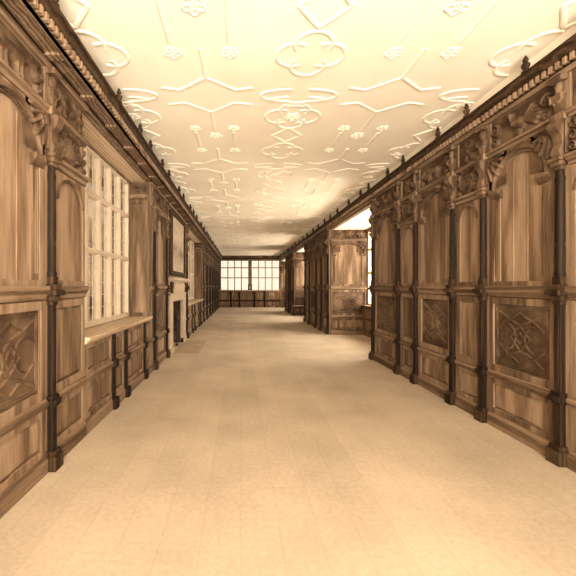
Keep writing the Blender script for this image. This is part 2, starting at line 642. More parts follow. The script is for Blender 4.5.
def make_bay(w, kind, carving, loc, rz, label, group):
    t = thing('wall_panelling', label, 'wall panelling', loc, rz, group)
    w = w - .184
    h = w / 2
    MB().box(-h, h, 0, .004, 0, Z_COR).build('back_board', OAK, t)
    lower_dado(t, w, 'strap' if kind == 'wide' else 'plain', 1.75)
    MB().profile([(0, 1.75), (.06, 1.76), (.07, 1.81), (.1, 1.86), (.1, 1.9), (0, 1.9)], -h, h).build('dado_rail', OAK_RAIL, t)
    st = .07
    if kind in ('wide',):
        x0, x1 = -h + .09, h - .09
        r = (x1 - x0) / 2
        rise = min(r, .42)
        zs = 3.58 - rise
        f = MB().box(-h, x0, 0, FACE, 1.9, Z_ARCH).box(x1, h, 0, FACE, 1.9, Z_ARCH).box(x0, x1, 0, FACE, 1.9, 1.96)
        pts = arch_head(f, x0, x1, zs, Z_ARCH, 0, FACE, rise)
        af = f.build('arched_frame', OAK, t)
        a = MB().rib([(x, z + .03) for x, z in pts], .028, FACE, .03)
        a.rib([(x * .93, (z - zs) * .93 + zs) for x, z in pts], .014, .02, .03)
        a.build('arch_moulding', OAK_CARVE, af, smooth=True)
        for sg in (-1, 1):
            xx = x0 if sg < 0 else x1
            j = MB()
            j.box(xx - sg * .0, xx - sg * .09, 0, .03, 1.96, zs - .05)
            for k in range(2):
                j.box(xx - sg * (.022 + .035 * k), xx - sg * (.034 + .035 * k), .03, .04, 2.02, zs - .12)
            j.build('jamb_pilaster', OAK, t)
            MB().profile([(0, zs - .09), (.055, zs - .085), (.06, zs - .05), (.085, zs - .02), (.085, zs + .02), (0, zs + .02)],
                         min(xx + sg * .05, xx - sg * .13), max(xx + sg * .05, xx - sg * .13)).build('impost', OAK_CARVE, af)
        p = MB().box(x0, x1, 0, .012, 1.96, 3.58)
        nb = 3
        for k in range(1, nb):
            x = x0 + .09 + (x1 - x0 - .18) * k / nb
            p.box(x - .006, x + .006, .012, .02, 1.96, zs + rise * .75)
        p.build('arched_panel', OAK_PALE, t)
        sw = min(.36, r * .75)
        sh = .44
        for sg in (-1, 1):
            xx = -h + .002 if sg < 0 else h - .002 - sw
            MB().relief(xx, xx + sw, Z_ARCH - sh, Z_ARCH, spandrel(sw, sh, sg), FACE).build('carved_spandrel', OAK_CARVE, af, smooth=True)
    else:
        x0, x1 = -h + .06, h - .06
        r = (x1 - x0) / 2
        zt = 3.16
        rise = min(r, .26)
        zs = zt - .05 - rise
        f = MB().box(-h, x0, 0, FACE, 1.9, zt).box(x1, h, 0, FACE, 1.9, zt).box(x0, x1, 0, FACE, 1.9, 1.96)
        pts = arch_head(f, x0, x1, zs, zt, 0, FACE, rise)
        af = f.build('arched_frame', OAK, t)
        MB().rib([(x, z) for x, z in pts], .018, FACE, .02).build('arch_moulding', OAK_CARVE, af, smooth=True)
        MB().box(x0, x1, 0, .012, 1.96, zt).build('arched_panel', OAK_PALE, t)
        MB().profile([(0, zt), (.06, zt + .01), (.075, zt + .05), (.11, zt + .08), (.11, zt + .11), (0, zt + .11)], -h, h).build('shelf_moulding', OAK_RAIL, t)
        cw = w - .01
        ch = Z_ARCH - zt - .11
        MB().relief(-cw / 2, cw / 2, zt + .11, Z_ARCH, cartouche(cw, ch) * 1.5, .012).build('carved_shield', OAK_CARVE, t, smooth=True)
    MB().profile([(0, Z_ARCH), (.055, Z_ARCH + .005), (.065, Z_ARCH + .03), (.095, Z_ARCH + .055), (.095, Z_FRZ), (0, Z_FRZ)], -h, h).build('architrave', OAK_RAIL, t)
    fw = w - .02
    H = creature(fw, Z_COR - Z_FRZ, carving) if carving in ('boar', 'peacock') else rosette_frieze(fw, Z_COR - Z_FRZ)
    MB().relief(-fw / 2, fw / 2, Z_FRZ, Z_COR, H, .012).build('frieze_carving', OAK_CARVE, t, smooth=True)
    return t


def place_bay(w, kind, carving, loc, rz, label, group):
    key = (round(w, 3), kind, carving)
    if key in BAY_CACHE:
        return dup(BAY_CACHE[key], loc, rz, label, group)
    t = make_bay(w, kind, carving, loc, rz, label, group)
    BAY_CACHE[key] = t
    return t


def make_pilaster(loc, rz, label, group):
    t = thing('pilaster', label, 'pilaster', loc, rz, group)
    MB().box(-.09, .09, 0, FACE - .005, 0, Z_COR).build('backing_strip', OAK, t)
    MB().box(-.085, .085, 0, .15, 0, .15).box(-.07, .07, 0, .13, .15, .2).build('plinth_block', OAK_DARK, t, bevel=.006)
    MB().box(-.042, .042, 0, .1, .2, .64).build('pedestal', OAK_SHADE, t, bevel=.005)
    MB().box(-.06, .06, 0, .115, .64, .665).box(-.072, .072, 0, .14, .665, .73).box(-.06, .06, 0, .12, .73, .77).build('pedestal_band', OAK_SHADE, t, bevel=.008)
    MB().box(-.04, .04, 0, .095, .77, 1.7).box(-.02, .02, .09, .105, .86, 1.6).build('lower_shaft', OAK_SHADE, t, bevel=.005)
    MB().box(-.055, .055, 0, .105, 1.7, 1.74).box(-.07, .07, 0, .13, 1.74, 1.8).box(-.09, .09, 0, .165, 1.8, 1.86).box(-.07, .07, 0, .14, 1.86, 1.92).box(-.055, .055, 0, .11, 1.92, 2.0).build('pedestal_cap', OAK_DARK, t, bevel=.01)
    prof = [(.052, 2.0), (.056, 2.03), (.045, 2.06), (.047, 2.3), (.04, 2.34), (.047, 2.38), (.043, 3.0), (.05, 3.04), (.04, 3.08), (.04, 3.14)]
    MB().lathe(prof, 0, .06, 12).build('shaft', OAK_SHADE, t, smooth=True)
    MB().box(-.05, .05, 0, .1, 3.14, 3.18).box(-.065, .065, 0, .125, 3.18, 3.23).box(-.08, .08, 0, .15, 3.23, 3.27).build('capital', OAK_CARVE, t, bevel=.008)
    # scrolled bracket and head above
    prof = [(0, 3.27), (.1, 3.27), (.13, 3.33), (.09, 3.42), (.1, 3.5), (.15, 3.56), (.17, 3.62), (.15, 3.66), (.1, 3.66), (0, 3.66)]
    mb = MB().profile(prof, -.055, .055)
    for sg in (-1, 1):
        mb.rib([(sg * .075 + .0 * k, 3.3 + .36 * k / 6) for k in range(7)], .02, .03, .05)
    mb.build('carved_bracket', OAK_CARVE, t, smooth=True)
    mb = MB().box(-.08, .08, 0, .12, Z_ARCH, Z_FRZ)
    mb.build('architrave_break', OAK, t, bevel=.006)
    # small term figure: tapering sheath, folded arms, head under a block
    z = Z_FRZ
    m = MB().box(-.075, .075, 0, .03, z, Z_COR)
    m.add([(-.03, .03, z), (.03, .03, z), (.03, .08, z), (-.03, .08, z), (-.06, .03, z + .2), (.06, .03, z + .2), (.06, .12, z + .2), (-.06, .12, z + .2)],
          [(0, 3, 2, 1), (4, 5, 6, 7), (0, 1, 5, 4), (1, 2, 6, 5), (2, 3, 7, 6), (3, 0, 4, 7)])
    for sg in (-1, 1):
        m.rib([(sg * .062, z + .2), (sg * .07, z + .13), (sg * .02, z + .11)], .018, .09, .035)
    m.lathe([(.02, z + .2), (.034, z + .23), (.042, z + .27), (.038, z + .31), (.02, z + .335)], 0, .075, 10)
    m.box(-.07, .07, .0, .13, z + .34, Z_COR)
    m.build('carved_figure', OAK_CARVE, t, smooth=True)
    return t


PIL = []


def place_pilaster(loc, rz, label, group):
    if PIL:
        return dup(PIL[0], loc, rz, label, group)
    t = make_pilaster(loc, rz, label, group)
    PIL.append(t)
    return t


ORD = ['nearest', 'second', 'third', 'fourth', 'fifth', 'sixth', 'seventh', 'eighth', 'ninth', 'tenth', 'eleventh', 'twelfth', 'thirteenth', 'fourteenth']
RZ_R, RZ_L, RZ_E = R90, -R90, PI


def wall_loc(side, y):
    return (XR - .003, y, 0) if side == 'right' else (XL + .003, y, 0)


def panel_run(side, ys, kinds, carv, plab, blab, pgroup, bgroup):
    """ys: pilaster positions along the wall; kinds per gap"""
    rz = RZ_R if side == 'right' else RZ_L
    for i, y in enumerate(ys):
        place_pilaster(wall_loc(side, y), rz, plab(i), pgroup)
    for i, k in enumerate(kinds):
        if k is None: continue
        a, b = ys[i], ys[i + 1]
        place_bay(abs(b - a), k, carv[i % len(carv)], wall_loc(side, (a + b) / 2), rz, blab(i, k), bgroup)


# ------------------------------------------------------------------ structure
structure(MB().box(XL - .6, XR, YN, YF + .0, -.12, 0).box(XR, 5.3, YN, YF, -.12, 0).build('floor', FLOOR))


def wall_boxes(x0, x1, spans, y0, y1, z_top=ZC):
    mb = MB()
    cur = y0
    for (a, b, zlo, zhi) in sorted(spans):
        if a > cur: mb.box(x0, x1, cur, a, 0, z_top)
        if zlo > 0: mb.box(x0, x1, a, b, 0, zlo)
        if zhi < z_top: mb.box(x0, x1, a, b, zhi, z_top)
        cur = b
    if cur < y1: mb.box(x0, x1, cur, y1, 0, z_top)
    return mb


SILL_L, SOF = 1.2, 4.2
structure(wall_boxes(XL - .62, XL, [(LWINS[0][0], LWINS[0][1], SILL_L, SOF), (LWINS[1][0], LWINS[1][1], SILL_L, SOF), (FIRE[0], FIRE[1], 0, 1.45)], YN, YF).build('wall_left', OAK))
# firebox behind the opening
fb = MB().box(XL - 1.0, XL - .94, FIRE[0] - .1, FIRE[1] + .1, -.1, 1.7).box(XL - .95, XL - .62, FIRE[0] - .1, FIRE[0], -.1, 1.7)
fb.box(XL - .95, XL - .62, FIRE[1], FIRE[1] + .1, -.1, 1.7).box(XL - .95, XL - .62, FIRE[0], FIRE[1], 1.45, 1.7)
fb.box(XL - .95, XL - .6, FIRE[0], FIRE[1], -.1, .001)
for yy in (FIRE[0], FIRE[1]):
    sg = 1 if yy == FIRE[0] else -1
    fb.box(XL - .62, XL - .02, yy, yy + sg * .015, 0, 1.45)
structure(fb.build('wall_firebox', SOOT))

# south side: solid blocks between the bays, bay backs, header over the openings
mb = MB()
cur = YN
for a, b in BAYS:
    if a > cur: mb.box(XR, 5.35, cur, a, 0, ZC)
    mb.box(XR, XR + .14, a, b, Z_COR - .04, ZC)              # beam across the mouth of the bay
    mb.box(XB - .16, XB + .3, a, b, 0, 1.13)                   # below the bay window
    mb.box(XB - .1, XB + .3, a, b, 4.07, ZC)
    cur = b
structure(mb.build('wall_right', OAK))
mb = MB()
for a, b in BAYS:
    mb.box(XR + .14, XB - .1, a, b, 4.1, 4.16)
structure(mb.build('ceiling_bays', PLASTER))

# far wall
FW = [(-1.83, .70), (.92, 3.45)]
ZW0, ZW1 = 1.5, 4.22
mb = MB()
mb.box(XL - .62, FW[0][0], YF, YF + .4, 0, ZC).box(FW[0][1], FW[1][0], YF, YF + .4, ZW0, ZW1)
mb.box(FW[0][0], FW[1][1], YF, YF + .4, 0, ZW0).box(FW[0][0], FW[1][1], YF, YF + .4, ZW1, ZC).box(FW[1][1], 5.35, YF, YF + .4, 0, ZC)
structure(mb.build('wall_far', OAK))
# near end wall with an added unseen window, the way in for the fill lamp
mb = MB().box(XL - .62, -1.7, YN - .4, YN, 0, ZC).box(3.1, 5.35, YN - .4, YN, 0, ZC).box(-1.7, 3.1, YN - .4, YN, 0, 1.1).box(-1.7, 3.1, YN - .4, YN, 4.1, ZC)
structure(mb.build('wall_near', OAK))

# plaster strip between cornice and ceiling
for nm, x0, x1 in (('trim_left', XL, XL + .02), ('trim_right', XR - .02, XR)):
    structure(MB().box(x0, x1, YN, YF, Z_CREST - .02, ZC).build(nm, PLASTER))

# ceiling with its plaster ribwork
ceil = structure(MB().box(XL - .62, 5.35, YN - .4, YF + .4, ZC, ZC + .15).build('ceiling', PLASTER))


def ceiling_ribs():
    mb = MB()
    R, Hh = .03, .013

    def clip_add(pts, closed=False, r=R):
        """drop what would run into the walls"""
        run = []
        full = pts + [pts[0]] if closed else pts
        for p in full:
            if XL + .03 < p[0] < XR - .03 and YN + .05 < p[1] < YF - .05:
                run.append(p)
            else:
                if len(run) > 1: mb.rib(run, r, ZC, Hh, plane='xy')
                run = []
        if len(run) > 1: mb.rib(run, r, ZC, Hh, plane='xy')

    def densify(pts, n=8):
        out = []
        for a, b in zip(pts[:-1], pts[1:]):
            for k in range(n): out.append((a[0] + (b[0] - a[0]) * k / n, a[1] + (b[1] - a[1]) * k / n))
        out.append(pts[-1])
        return out

    def lobed(cx, cy, a):
        """ring of four lobes meeting in points"""
        for q in range(4):
            c = (cx + a * .48 * math.cos(q * PI / 2), cy + a * .48 * math.sin(q * PI / 2))
            pts = [(c[0] + a * .52 * math.cos(q * PI / 2 + u), c[1] + a * .52 * math.sin(q * PI / 2 + u)) for u in [(-.66 + 1.32 * k / 18) * PI for k in range(19)]]
            clip_add(pts)

    def rosette(cx, cy, s=.1):
        if not (XL + .2 < cx < XR - .2): return
        for k in range(5):
            a = 2 * PI * k / 5 + .3
            px, py = cx + s * .62 * math.cos(a), cy + s * .62 * math.sin(a)
            clip_add([(px + s * .34 * math.cos(u), py + s * .34 * math.sin(u)) for u in [2 * PI * j / 10 for j in range(11)]], r=.014)
        clip_add([(cx - .01, cy), (cx + .01, cy)], r=.03)

    P = 3.0
    for j in range(-3, 10):
        y0 = 6.68 + P * j
        for i in (-1, 0, 1):
            xr = .82 + 2.56 * i
            lobed(xr, y0 - .92, .43)
            lobed(xr, y0 + .55, .40)
            rosette(xr, y0 - .92, .12)
            clip_add(densify([(xr, y0 - .5), (xr + .26, y0 - .2), (xr, y0 + .1), (xr - .26, y0 - .2), (xr, y0 - .5)]))
            # curling ribs between the pairs
            for sg in (-1, 1):
                clip_add([(xr + sg * (.12 + .42 * math.sin(u)), y0 + 1.28 + .32 * (1 - math.cos(u)) / 2) for u in [PI * k / 14 for k in range(15)]])
                clip_add([(xr + sg * .14 + sg * .26 * math.sin(2 * u), y0 - 1.52 + .28 * u / PI) for u in [PI * k / 14 for k in range(15)]])
            xy = 2.1 + 2.56 * (i - 1 + .0)
            if i == -1:
                continue
        for xy in (-.46, 2.1):
            clip_add(densify([(xy, y0 - 1.07), (xy, y0 - .42)], 3))
            clip_add(densify([(xy, y0 + .42), (xy, y0 + 1.0)], 3))
            for sg in (-1, 1):
                clip_add(densify([(xy, y0 - 1.07), (xy + sg * .38, y0 - 1.36), (xy + sg * .62, y0 - 1.3)], 4))
                clip_add(densify([(xy, y0 + 1.0), (xy + sg * .38, y0 + 1.3), (xy + sg * .62, y0 + 1.24)], 4))
                clip_add(densify([(xy + sg * .33, y0 - .33), (xy + sg * .33, y0 + .32)], 3), r=.03)
                rosette(xy + sg * .33, y0 - .5)
                rosette(xy + sg * .33, y0 + .5)
            rosette(xy, y0 - .2, .12)
    return mb


ceiling_ribs().build('plaster_ribwork', PLASTER, ceil, smooth=True)


# ------------------------------------------------------------------ windows: local x along, y into the room, z up
def window(n, loc, rz, w, z0, z1, lights, transoms, mat, mw=.1, md=.16, fw=.09, lead=True):
    t = bpy.data.objects.new('window_%d' % n, None)
    COL.objects.link(t)
    t.location = loc
    t.rotation_euler = (0, 0, rz)
    structure(t)
    h = w / 2
    MB().box(-h, -h + fw, -md / 2, md / 2, z0, z1).box(h - fw, h, -md / 2, md / 2, z0, z1).box(-h + fw, h - fw, -md / 2, md / 2, z0, z0 + fw).box(-h + fw, h - fw, -md / 2, md / 2, z1 - fw, z1).build('window_frame', mat, t, bevel=.01)
    zs = [z0 + fw] + list(transoms) + [z1 - fw]
    pitch = (w - 2 * fw) / lights
    for k in range(1, lights):
        x = -h + fw + pitch * k
        pr = [(x - mw / 2, -md * .2), (x - mw / 2, md * .15), (x - mw * .22, md / 2), (x + mw * .22, md / 2), (x + mw / 2, md * .15), (x + mw / 2, -md * .2), (x + mw * .22, -md / 2), (x - mw * .22, -md / 2)]
        m = len(pr)
        vs = [(a, b, z0 + fw) for a, b in pr] + [(a, b, z1 - fw) for a, b in pr]
        fs = [tuple(range(m))[::-1], tuple(range(m, 2 * m))] + [(i, (i + 1) % m, (i + 1) % m + m, i + m) for i in range(m)]
        MB().add(vs, fs).build('mullion', mat, t)
    for z in transoms:
        MB().profile([(-md * .45, z - .03), (md * .3, z - .045), (md * .56, z - .01), (md * .56, z + .02), (md * .3, z + .05), (-md * .45, z + .04)], -h + fw, h - fw).build('transom', mat, t)
    g = MB()
    for k in range(lights):
        xa = -h + fw + pitch * k + mw * .3
        xb = xa + pitch - mw * .6
        g.add([(xa, 0, z0 + fw), (xb, 0, z0 + fw), (xb, 0, z1 - fw), (xa, 0, z1 - fw)], [(0, 1, 2, 3)])
    g.build('glass', GLASS, t)
    if lead:
        l = MB()
        for k in range(lights):
            xa = -h + fw + pitch * k + mw * .45
            xb = xa + pitch - mw * .9
            for q in (1, 2):
                x = xa + (xb - xa) * q / 3
                l.box(x - .004, x + .004, -.006, .006, z0 + fw, z1 - fw)
            nz = int((z1 - z0) / .22)
            for q in range(1, nz):
                z = z0 + fw + (z1 - z0 - 2 * fw) * q / nz
                l.box(xa, xb, -.005, .005, z - .004, z + .004)
        l.build('leading', LEAD, t)
    return t


XW = -2.51
for n, (a, b) in enumerate(LWINS):
    window(n + 1, (XW, (a + b) / 2, 0), RZ_L, b - a, SILL_L + .03, SOF, 6, (2.48, 3.42), WINSTONE, mw=.1, md=.11)
window(3, ((FW[0][0] + FW[0][1]) / 2, YF + .12, 0), RZ_E, FW[0][1] - FW[0][0], ZW0, ZW1, 4, (2.63, 3.53), FARSTONE, mw=.1, md=.14, fw=.06)
window(4, ((FW[1][0] + FW[1][1]) / 2, YF + .12, 0), RZ_E, FW[1][1] - FW[1][0], ZW0, ZW1, 4, (2.63, 3.53), FARSTONE, mw=.1, md=.14, fw=.06)
for n, (a, b) in enumerate(BAYS):
    window(5 + n, (XB + .08, (a + b) / 2, 0), RZ_R, b - a, 1.13, 4.07, max(4, int((b - a) / .6)), (2.4, 3.3), WINSTONE, mw=.12, md=.18)
window(9, (.7, YN - .2, 0), 0, 4.8, 1.1, 4.1, 8, (2.2, 3.2), WINSTONE, mw=.12, md=.18)  # unseen end window, added for the fill lamp outside it


# ------------------------------------------------------------------ cornice runs
def finial_mb(x):
    prof = [(.042, Z_CREST), (.046, Z_CREST + .02), (.022, Z_CREST + .035), (.042, Z_CREST + .075), (.046, Z_CREST + .1), (.024, Z_CREST + .13), (.032, Z_CREST + .155), (.005, Z_CREST + .21)]
    return MB().lathe(prof, x, .19, 8)


def cornice(name_label, loc, rz, length, finials, out=0.0, gaps=()):
    """runs along local x from 0 to length; finials at local x"""
    t = thing('cornice', name_label, 'cornice', loc, rz)
    p = out
    bm = MB()
    cur = 0
    for a, b in sorted(gaps) + [(length, length)]:
        bm.profile([(0, Z_COR), (.07, Z_COR), (.09, Z_COR + .03), (.09, Z_COR + .05), (0, Z_COR + .05)], cur, a)
        cur = b
    bm.build('bed_moulding', OAK_RAIL, t)
    if out:
        # recessed coffers in the wide underside
        c = MB().box(0, length, .09, .1 + p, Z_COR + .08, Z_COR + .1).box(0, length, p + .03, .1 + p, Z_COR + .05, Z_COR + .08).box(0, length, .001, .03, Z_COR + .06, Z_COR + .1)
        n = int(length / .8)
        for k in range(n):
            x = length * (k + .5) / n
            c.box(x - .05, x + .05, .09, p + .03, Z_COR + .05, Z_COR + .08)
        c.build('coffered_underside', OAK, t)
    d = MB().box(0, length, 0, .1 + p, Z_COR + (.1 if out else .05), Z_COR + .13).box(0, length, .06 + p, .1 + p, Z_COR + .05, Z_COR + .13)
    d.build('dentil_ground', OAK_DARK, t)
    d = MB()
    k = int(length / .085)
    for i in range(k):
        x = length * (i + .25) / k
        d.box(x, x + .045, .1 + p, .145 + p, Z_COR + .055, Z_COR + .125)
    d.build('dentil_band', OAK_PALE, t)
    MB().profile([(0, Z_COR + .13), (.14 + p, Z_COR + .13), (.155 + p, Z_COR + .15), (.155 + p, Z_COR + .165), (.175 + p, Z_COR + .2), (.2 + p, Z_COR + .215), (.2 + p, Z_CREST), (0, Z_CREST)], 0, length).build('crown_moulding', OAK_DARK, t)
    me = finial_mb(0).mesh('finial', OAK_DARK, True)
    for x in finials:
        o = bpy.data.objects.new('finial', me)
        COL.objects.link(o)
        o.location = (x, out - .03, 0)
        o.parent = t
    return t


# pilaster positions
R1 = [9.32, 7.8, 7.03, 5.81, 5.07, 3.85, 3.1, 1.88, 1.12]
R2 = [14.15, 15.3, 16.4, 17.95, 19.22]
R3 = [23.48, 24.95, 25.75, 27.42]
L0 = [3.75, 2.5, 1.78, .48, -.31]
L2 = [8.22, 9.56]
L2b = [13.4, 14.72]
L3 = [19.1]
while L3[-1] < 30.5: L3 += [round(L3[-1] + 1.35, 3), round(L3[-1] + 2.15, 3)]
L3 = [y for y in L3 if y < 31.9]

fr_r = [.2, 1.4, 2.2, 3.45, 4.2, 5.3, 6.07, 7.38, 8.15, 9.37, 9.99, 11.1, 12.4, 13.4, 14.3, 15.5, 16.6, 18.1, 19.3, 20.6, 22.0, 23.5, 25.0, 25.8, 27.4, 28.8, 30.2, 31.5]
fr_l = [.2, 1.1, 2.4, 3.2, 4.9, 5.93, 6.6, 7.6, 8.3, 9.66, 10.4, 11.8, 12.6, 13.5, 15.0, 16.2, 17.6, 18.5, 19.6, 20.9, 21.7, 23.0, 23.8, 25.1, 25.9, 27.2, 28.0, 29.4, 30.2, 31.4]
cornice('long dark oak cornice with dentils and finials along the top of the right wall', (XR, YN, 0), RZ_R, YF - YN, [y - YN for y in fr_r])
cornice('long dark oak cornice with dentils and finials along the left wall', (XL, YF, 0), RZ_L, YF - YN, [YF - y for y in fr_l], out=.22, gaps=[(YF - b - .0, YF - a) for a, b in LWINS])
cornice('short dark oak cornice above the two windows of the far end wall', (XR - .2, YF, 0), RZ_E, XR - XL - .4, [.5, 1.3, 2.1, 2.9, 3.7, 4.5])

# ------------------------------------------------------------------ right wall
WN = ['wide', 'narrow']
num = ['first', 'second', 'third', 'fourth', 'fifth', 'sixth', 'seventh', 'eighth', 'ninth', 'tenth', 'eleventh', 'twelfth', 'thirteenth', 'fourteenth']


def run_labels(where, start, n_b):
    def p(i):
        return ('shaded oak pilaster, %s from %s' % (num[i], start)) if i else 'shaded oak pilaster standing right at %s' % start

    def b(i, k):
        kd = 'wide arched oak bay' if k == 'wide' else 'narrow oak bay'
        return '%s, %s from %s' % (kd, num[i], start)
    return p, b


p, b = run_labels('', 'the first right opening', 8)
panel_run('right', R1, ['wide', 'narrow'] * 4, ['peacock', 'rose', 'boar', 'rose'], p, b, 'pilasters of the near right panelling', 'bays of the near right panelling')
p, b = run_labels('', 'front corner of middle right block', 4)
panel_run('right', R2, ['wide', 'narrow', 'wide', 'narrow'], ['boar', 'rose', 'peacock', 'rose'], p, b, 'pilasters of the middle right block', 'bays of the middle right block')
p, b = run_labels('', 'front corner of farthest right block', 3)
panel_run('right', R3, ['wide', 'narrow', 'wide'], ['boar', 'rose', 'peacock'], p, b, 'pilasters of the far right block', 'bays of the far right block')

# faces that close the bays, turned towards us
place_bay(1.58, 'wide', 'rose', (XR + .02 + .70, 14.08, 0), RZ_E, 'pale arched oak end panel facing us inside the first opening on the right', None)
place_bay(1.58, 'wide', 'rose', (XR + .02 + .70, 23.4, 0), RZ_E, 'pale arched oak end panel above the bench in the second right opening', None)
place_bay(1.58, 'wide', 'rose', (XR + .02 + .70, 32.1, 0), RZ_E, 'arched oak end panel in the farthest right opening, beside far windows', None)


def bay_dado(i, a, b, label):
    """panelled wall and sill under a bay window; local frame on the wall face"""
    w = b - a - .04
    t = thing('window_dado', label, 'wall panelling', (XB - .16, (a + b) / 2, 0), RZ_R)
    n = 4
    h = w / 2
    MB().box(-h, h, 0, .02, 0, 1.09).box(-h, h, .02, .06, 0, .16).build('back_board', OAK, t)
    f = MB()
    f.box(-h, h, .02, .045, .16, .22).box(-h, h, .02, .045, 1.02, 1.09).box(-h, h, .02, .045, .6, .68)
    for k in range(n + 1):
        x = -h + (w - .08) * k / n
        f.box(x, x + .08, .02, .047, .16, 1.09)
    f.build('panel_frame', OAK, t, bevel=.005)
    MB().box(-h, h, -.14, .07, 1.131, 1.165).build('sill_board', OAK_LIT, t, bevel=.01)
    return t


bay_dado(0, *BAYS[1], 'low oak dado under the bay window in the first opening on the right')
bay_dado(0, *BAYS[2], 'low oak dado under the bay window in the second opening on the right')
bay_dado(0, *BAYS[3], 'low oak dado under the bay window in the farthest right opening')
bay_dado(0, *BAYS[0], 'low oak dado under the added bay window beside the camera on the right')

# ------------------------------------------------------------------ left wall
place_bay(.94, 'pier', 'rose', (XL, 4.22, 0), RZ_L, 'tall oak pier panel with big carved shield beside the big left window', None)
p, b = run_labels('', 'pier beside big left window', 5)
panel_run('left', L0, ['wide', 'narrow', 'wide', 'narrow'], ['boar', 'rose', 'peacock', 'rose'], p, b, 'pilasters of the near left panelling', 'bays of the near left panelling')
panel_run('left', L2, ['wide'], ['boar'],
          lambda i: ['shaded oak pilaster on left wall just past the big near window', 'shaded oak pilaster on left wall just before the stone fireplace'][i],
          lambda i, k: 'arched oak panelling bay between the big near window and the fireplace', 'pilasters beside the fireplace', 'bays beside the fireplace')
place_pilaster(wall_loc('left', 13.15), RZ_L, 'shaded oak pilaster on left wall between stone fireplace and second left window', None)
p, b = run_labels('', 'far edge of second left window', 12)
panel_run('left', L3, (['wide', 'narrow'] * 7)[:len(L3) - 1], ['boar', 'rose', 'peacock', 'rose'], p, b, 'pilasters of the far left panelling', 'bays of the far left panelling')


def stile(y0, y1, label, z0=0.0):
    """plain filling strip of panelling"""
    t = thing('panelling_strip', label, 'wall panelling', (XL, (y0 + y1) / 2, 0), RZ_L)
    h = (y1 - y0) / 2
    MB().box(-h, h, 0, .03, z0, Z_COR).build('strip_board', OAK, t)
    if z0 == 0:
        MB().profile([(0.03, 0), (.075, 0), (.075, .13), (.05, .18), (.03, .18)], -h, h).profile([(.03, .655), (.07, .66), (.085, .69), (.085, .72), (.03, .75)], -h, h).profile([(.03, 1.75), (.07, 1.81), (.1, 1.86), (.1, 1.9), (.03, 1.9)], -h, h).build('rail_mouldings', OAK_RAIL, t)
    MB().profile([(.03, Z_ARCH), (.065, Z_ARCH + .03), (.095, Z_ARCH + .055), (.095, Z_FRZ), (.03, Z_FRZ)], -h, h).build('architrave', OAK_RAIL, t)
    w = 2 * h
    if w > .2:
        m = .05
        H = strokes_height(w - 2 * m, 1.5, 30, 90, [(spiral((w - 2 * m) / 2 + (.06 if k % 2 else -.06) * (w > .3), .12 + .2 * k, min(.12, w * .3), 1.2, 0, 1 if k % 2 else -1), .022, .012, .04) for k in range(7)])
        MB().relief(-h + m, h - m, 2.05, 3.55, H, .031).build('carved_scrolls', OAK_CARVE, t, smooth=True)
    return t


stile(7.94, 8.125, 'narrow carved oak strip between the big left window and the next pilaster')
stile(9.655, 9.875, 'narrow carved oak strip at the near side of the fireplace')
stile(12.66, 13.055, 'narrow oak strip at the far side of the fireplace')
stile(18.91, 19.005, 'thin oak strip at the far edge of the second left window')


def left_window_dado(a, b, cuts, label):
    t = thing('window_dado', label, 'wall panelling', (XL, (a + b) / 2, 0), RZ_L)
    mid = (a + b) / 2
    h = (b - a) / 2
    # local x = -(y - mid)
    MB().box(-h, h, 0, .004, 0, 1.14).build('back_board', OAK, t)
    MB().profile([(0, 0), (.075, 0), (.075, .13), (.055, .165), (.05, .18), (0, .18)], -h, h).build('plinth', OAK_RAIL, t)
    f = MB().box(-h, h, 0, FACE, .18, .25).box(-h, h, 0, FACE, .58, .66).box(-h, h, 0, FACE, .74, .8).box(-h, h, 0, FACE, 1.08, 1.15)
    p_ = MB()
    q = MB()
    xs = sorted([-(c - mid) for c in [a] + cuts + [b]])
    for i in range(len(xs) - 1):
        x0, x1 = xs[i], xs[i + 1]
        f.box(x0, x0 + .09, 0, FACE - .002, .18, 1.15).box(x1 - .09, x1, 0, FACE - .002, .18, 1.15)
        raised(p_, x0 + .09, x1 - .09, .25, .58)
        raised(q, x0 + .09, x1 - .09, .8, 1.08)
        c = (x0 + x1) / 2
        if x1 - x0 > 1:
            q.rib([(c, .85), (c + .2, .94), (c, 1.03), (c - .2, .94)], .012, .026, .014, closed=True)
    f.build('panel_frame', OAK, t, bevel=.005)
    p_.build('base_panel', OAK_PALE, t)
    q.build('fielded_panel', OAK_PALE, t)
    MB().profile([(0, .655), (.07, .66), (.085, .69), (.085, .72), (.05, .75), (0, .755)], -h, h).build('middle_rail', OAK_RAIL, t)
    for x in xs[1:-1]:
        s = MB().box(x - .075, x + .075, 0, .13, 0, .17).box(x - .045, x + .045, 0, .085, .17, .64).box(x - .065, x + .065, 0, .125, .64, .76).box(x - .045, x + .045, 0, .085, .76, 1.15)
        s.build('dado_pilaster', OAK_SHADE, t, bevel=.006)
    # sill
    MB().box(-h + .01, h - .01, -.37, .1, 1.2005, 1.235).profile([(.0, 1.14), (.05, 1.15), (.09, 1.2), (0, 1.2)], -h, h).build('sill_board', OAK_LIT, t, bevel=.006)
    return t


left_window_dado(4.62, 7.93, [5.6, 6.2, 7.4], 'panelled oak dado with broad sill under the big near left window')
left_window_dado(13.26, 18.9, [14.6, 15.4, 16.9, 17.7], 'panelled oak dado and sill under the second left window past fireplace')


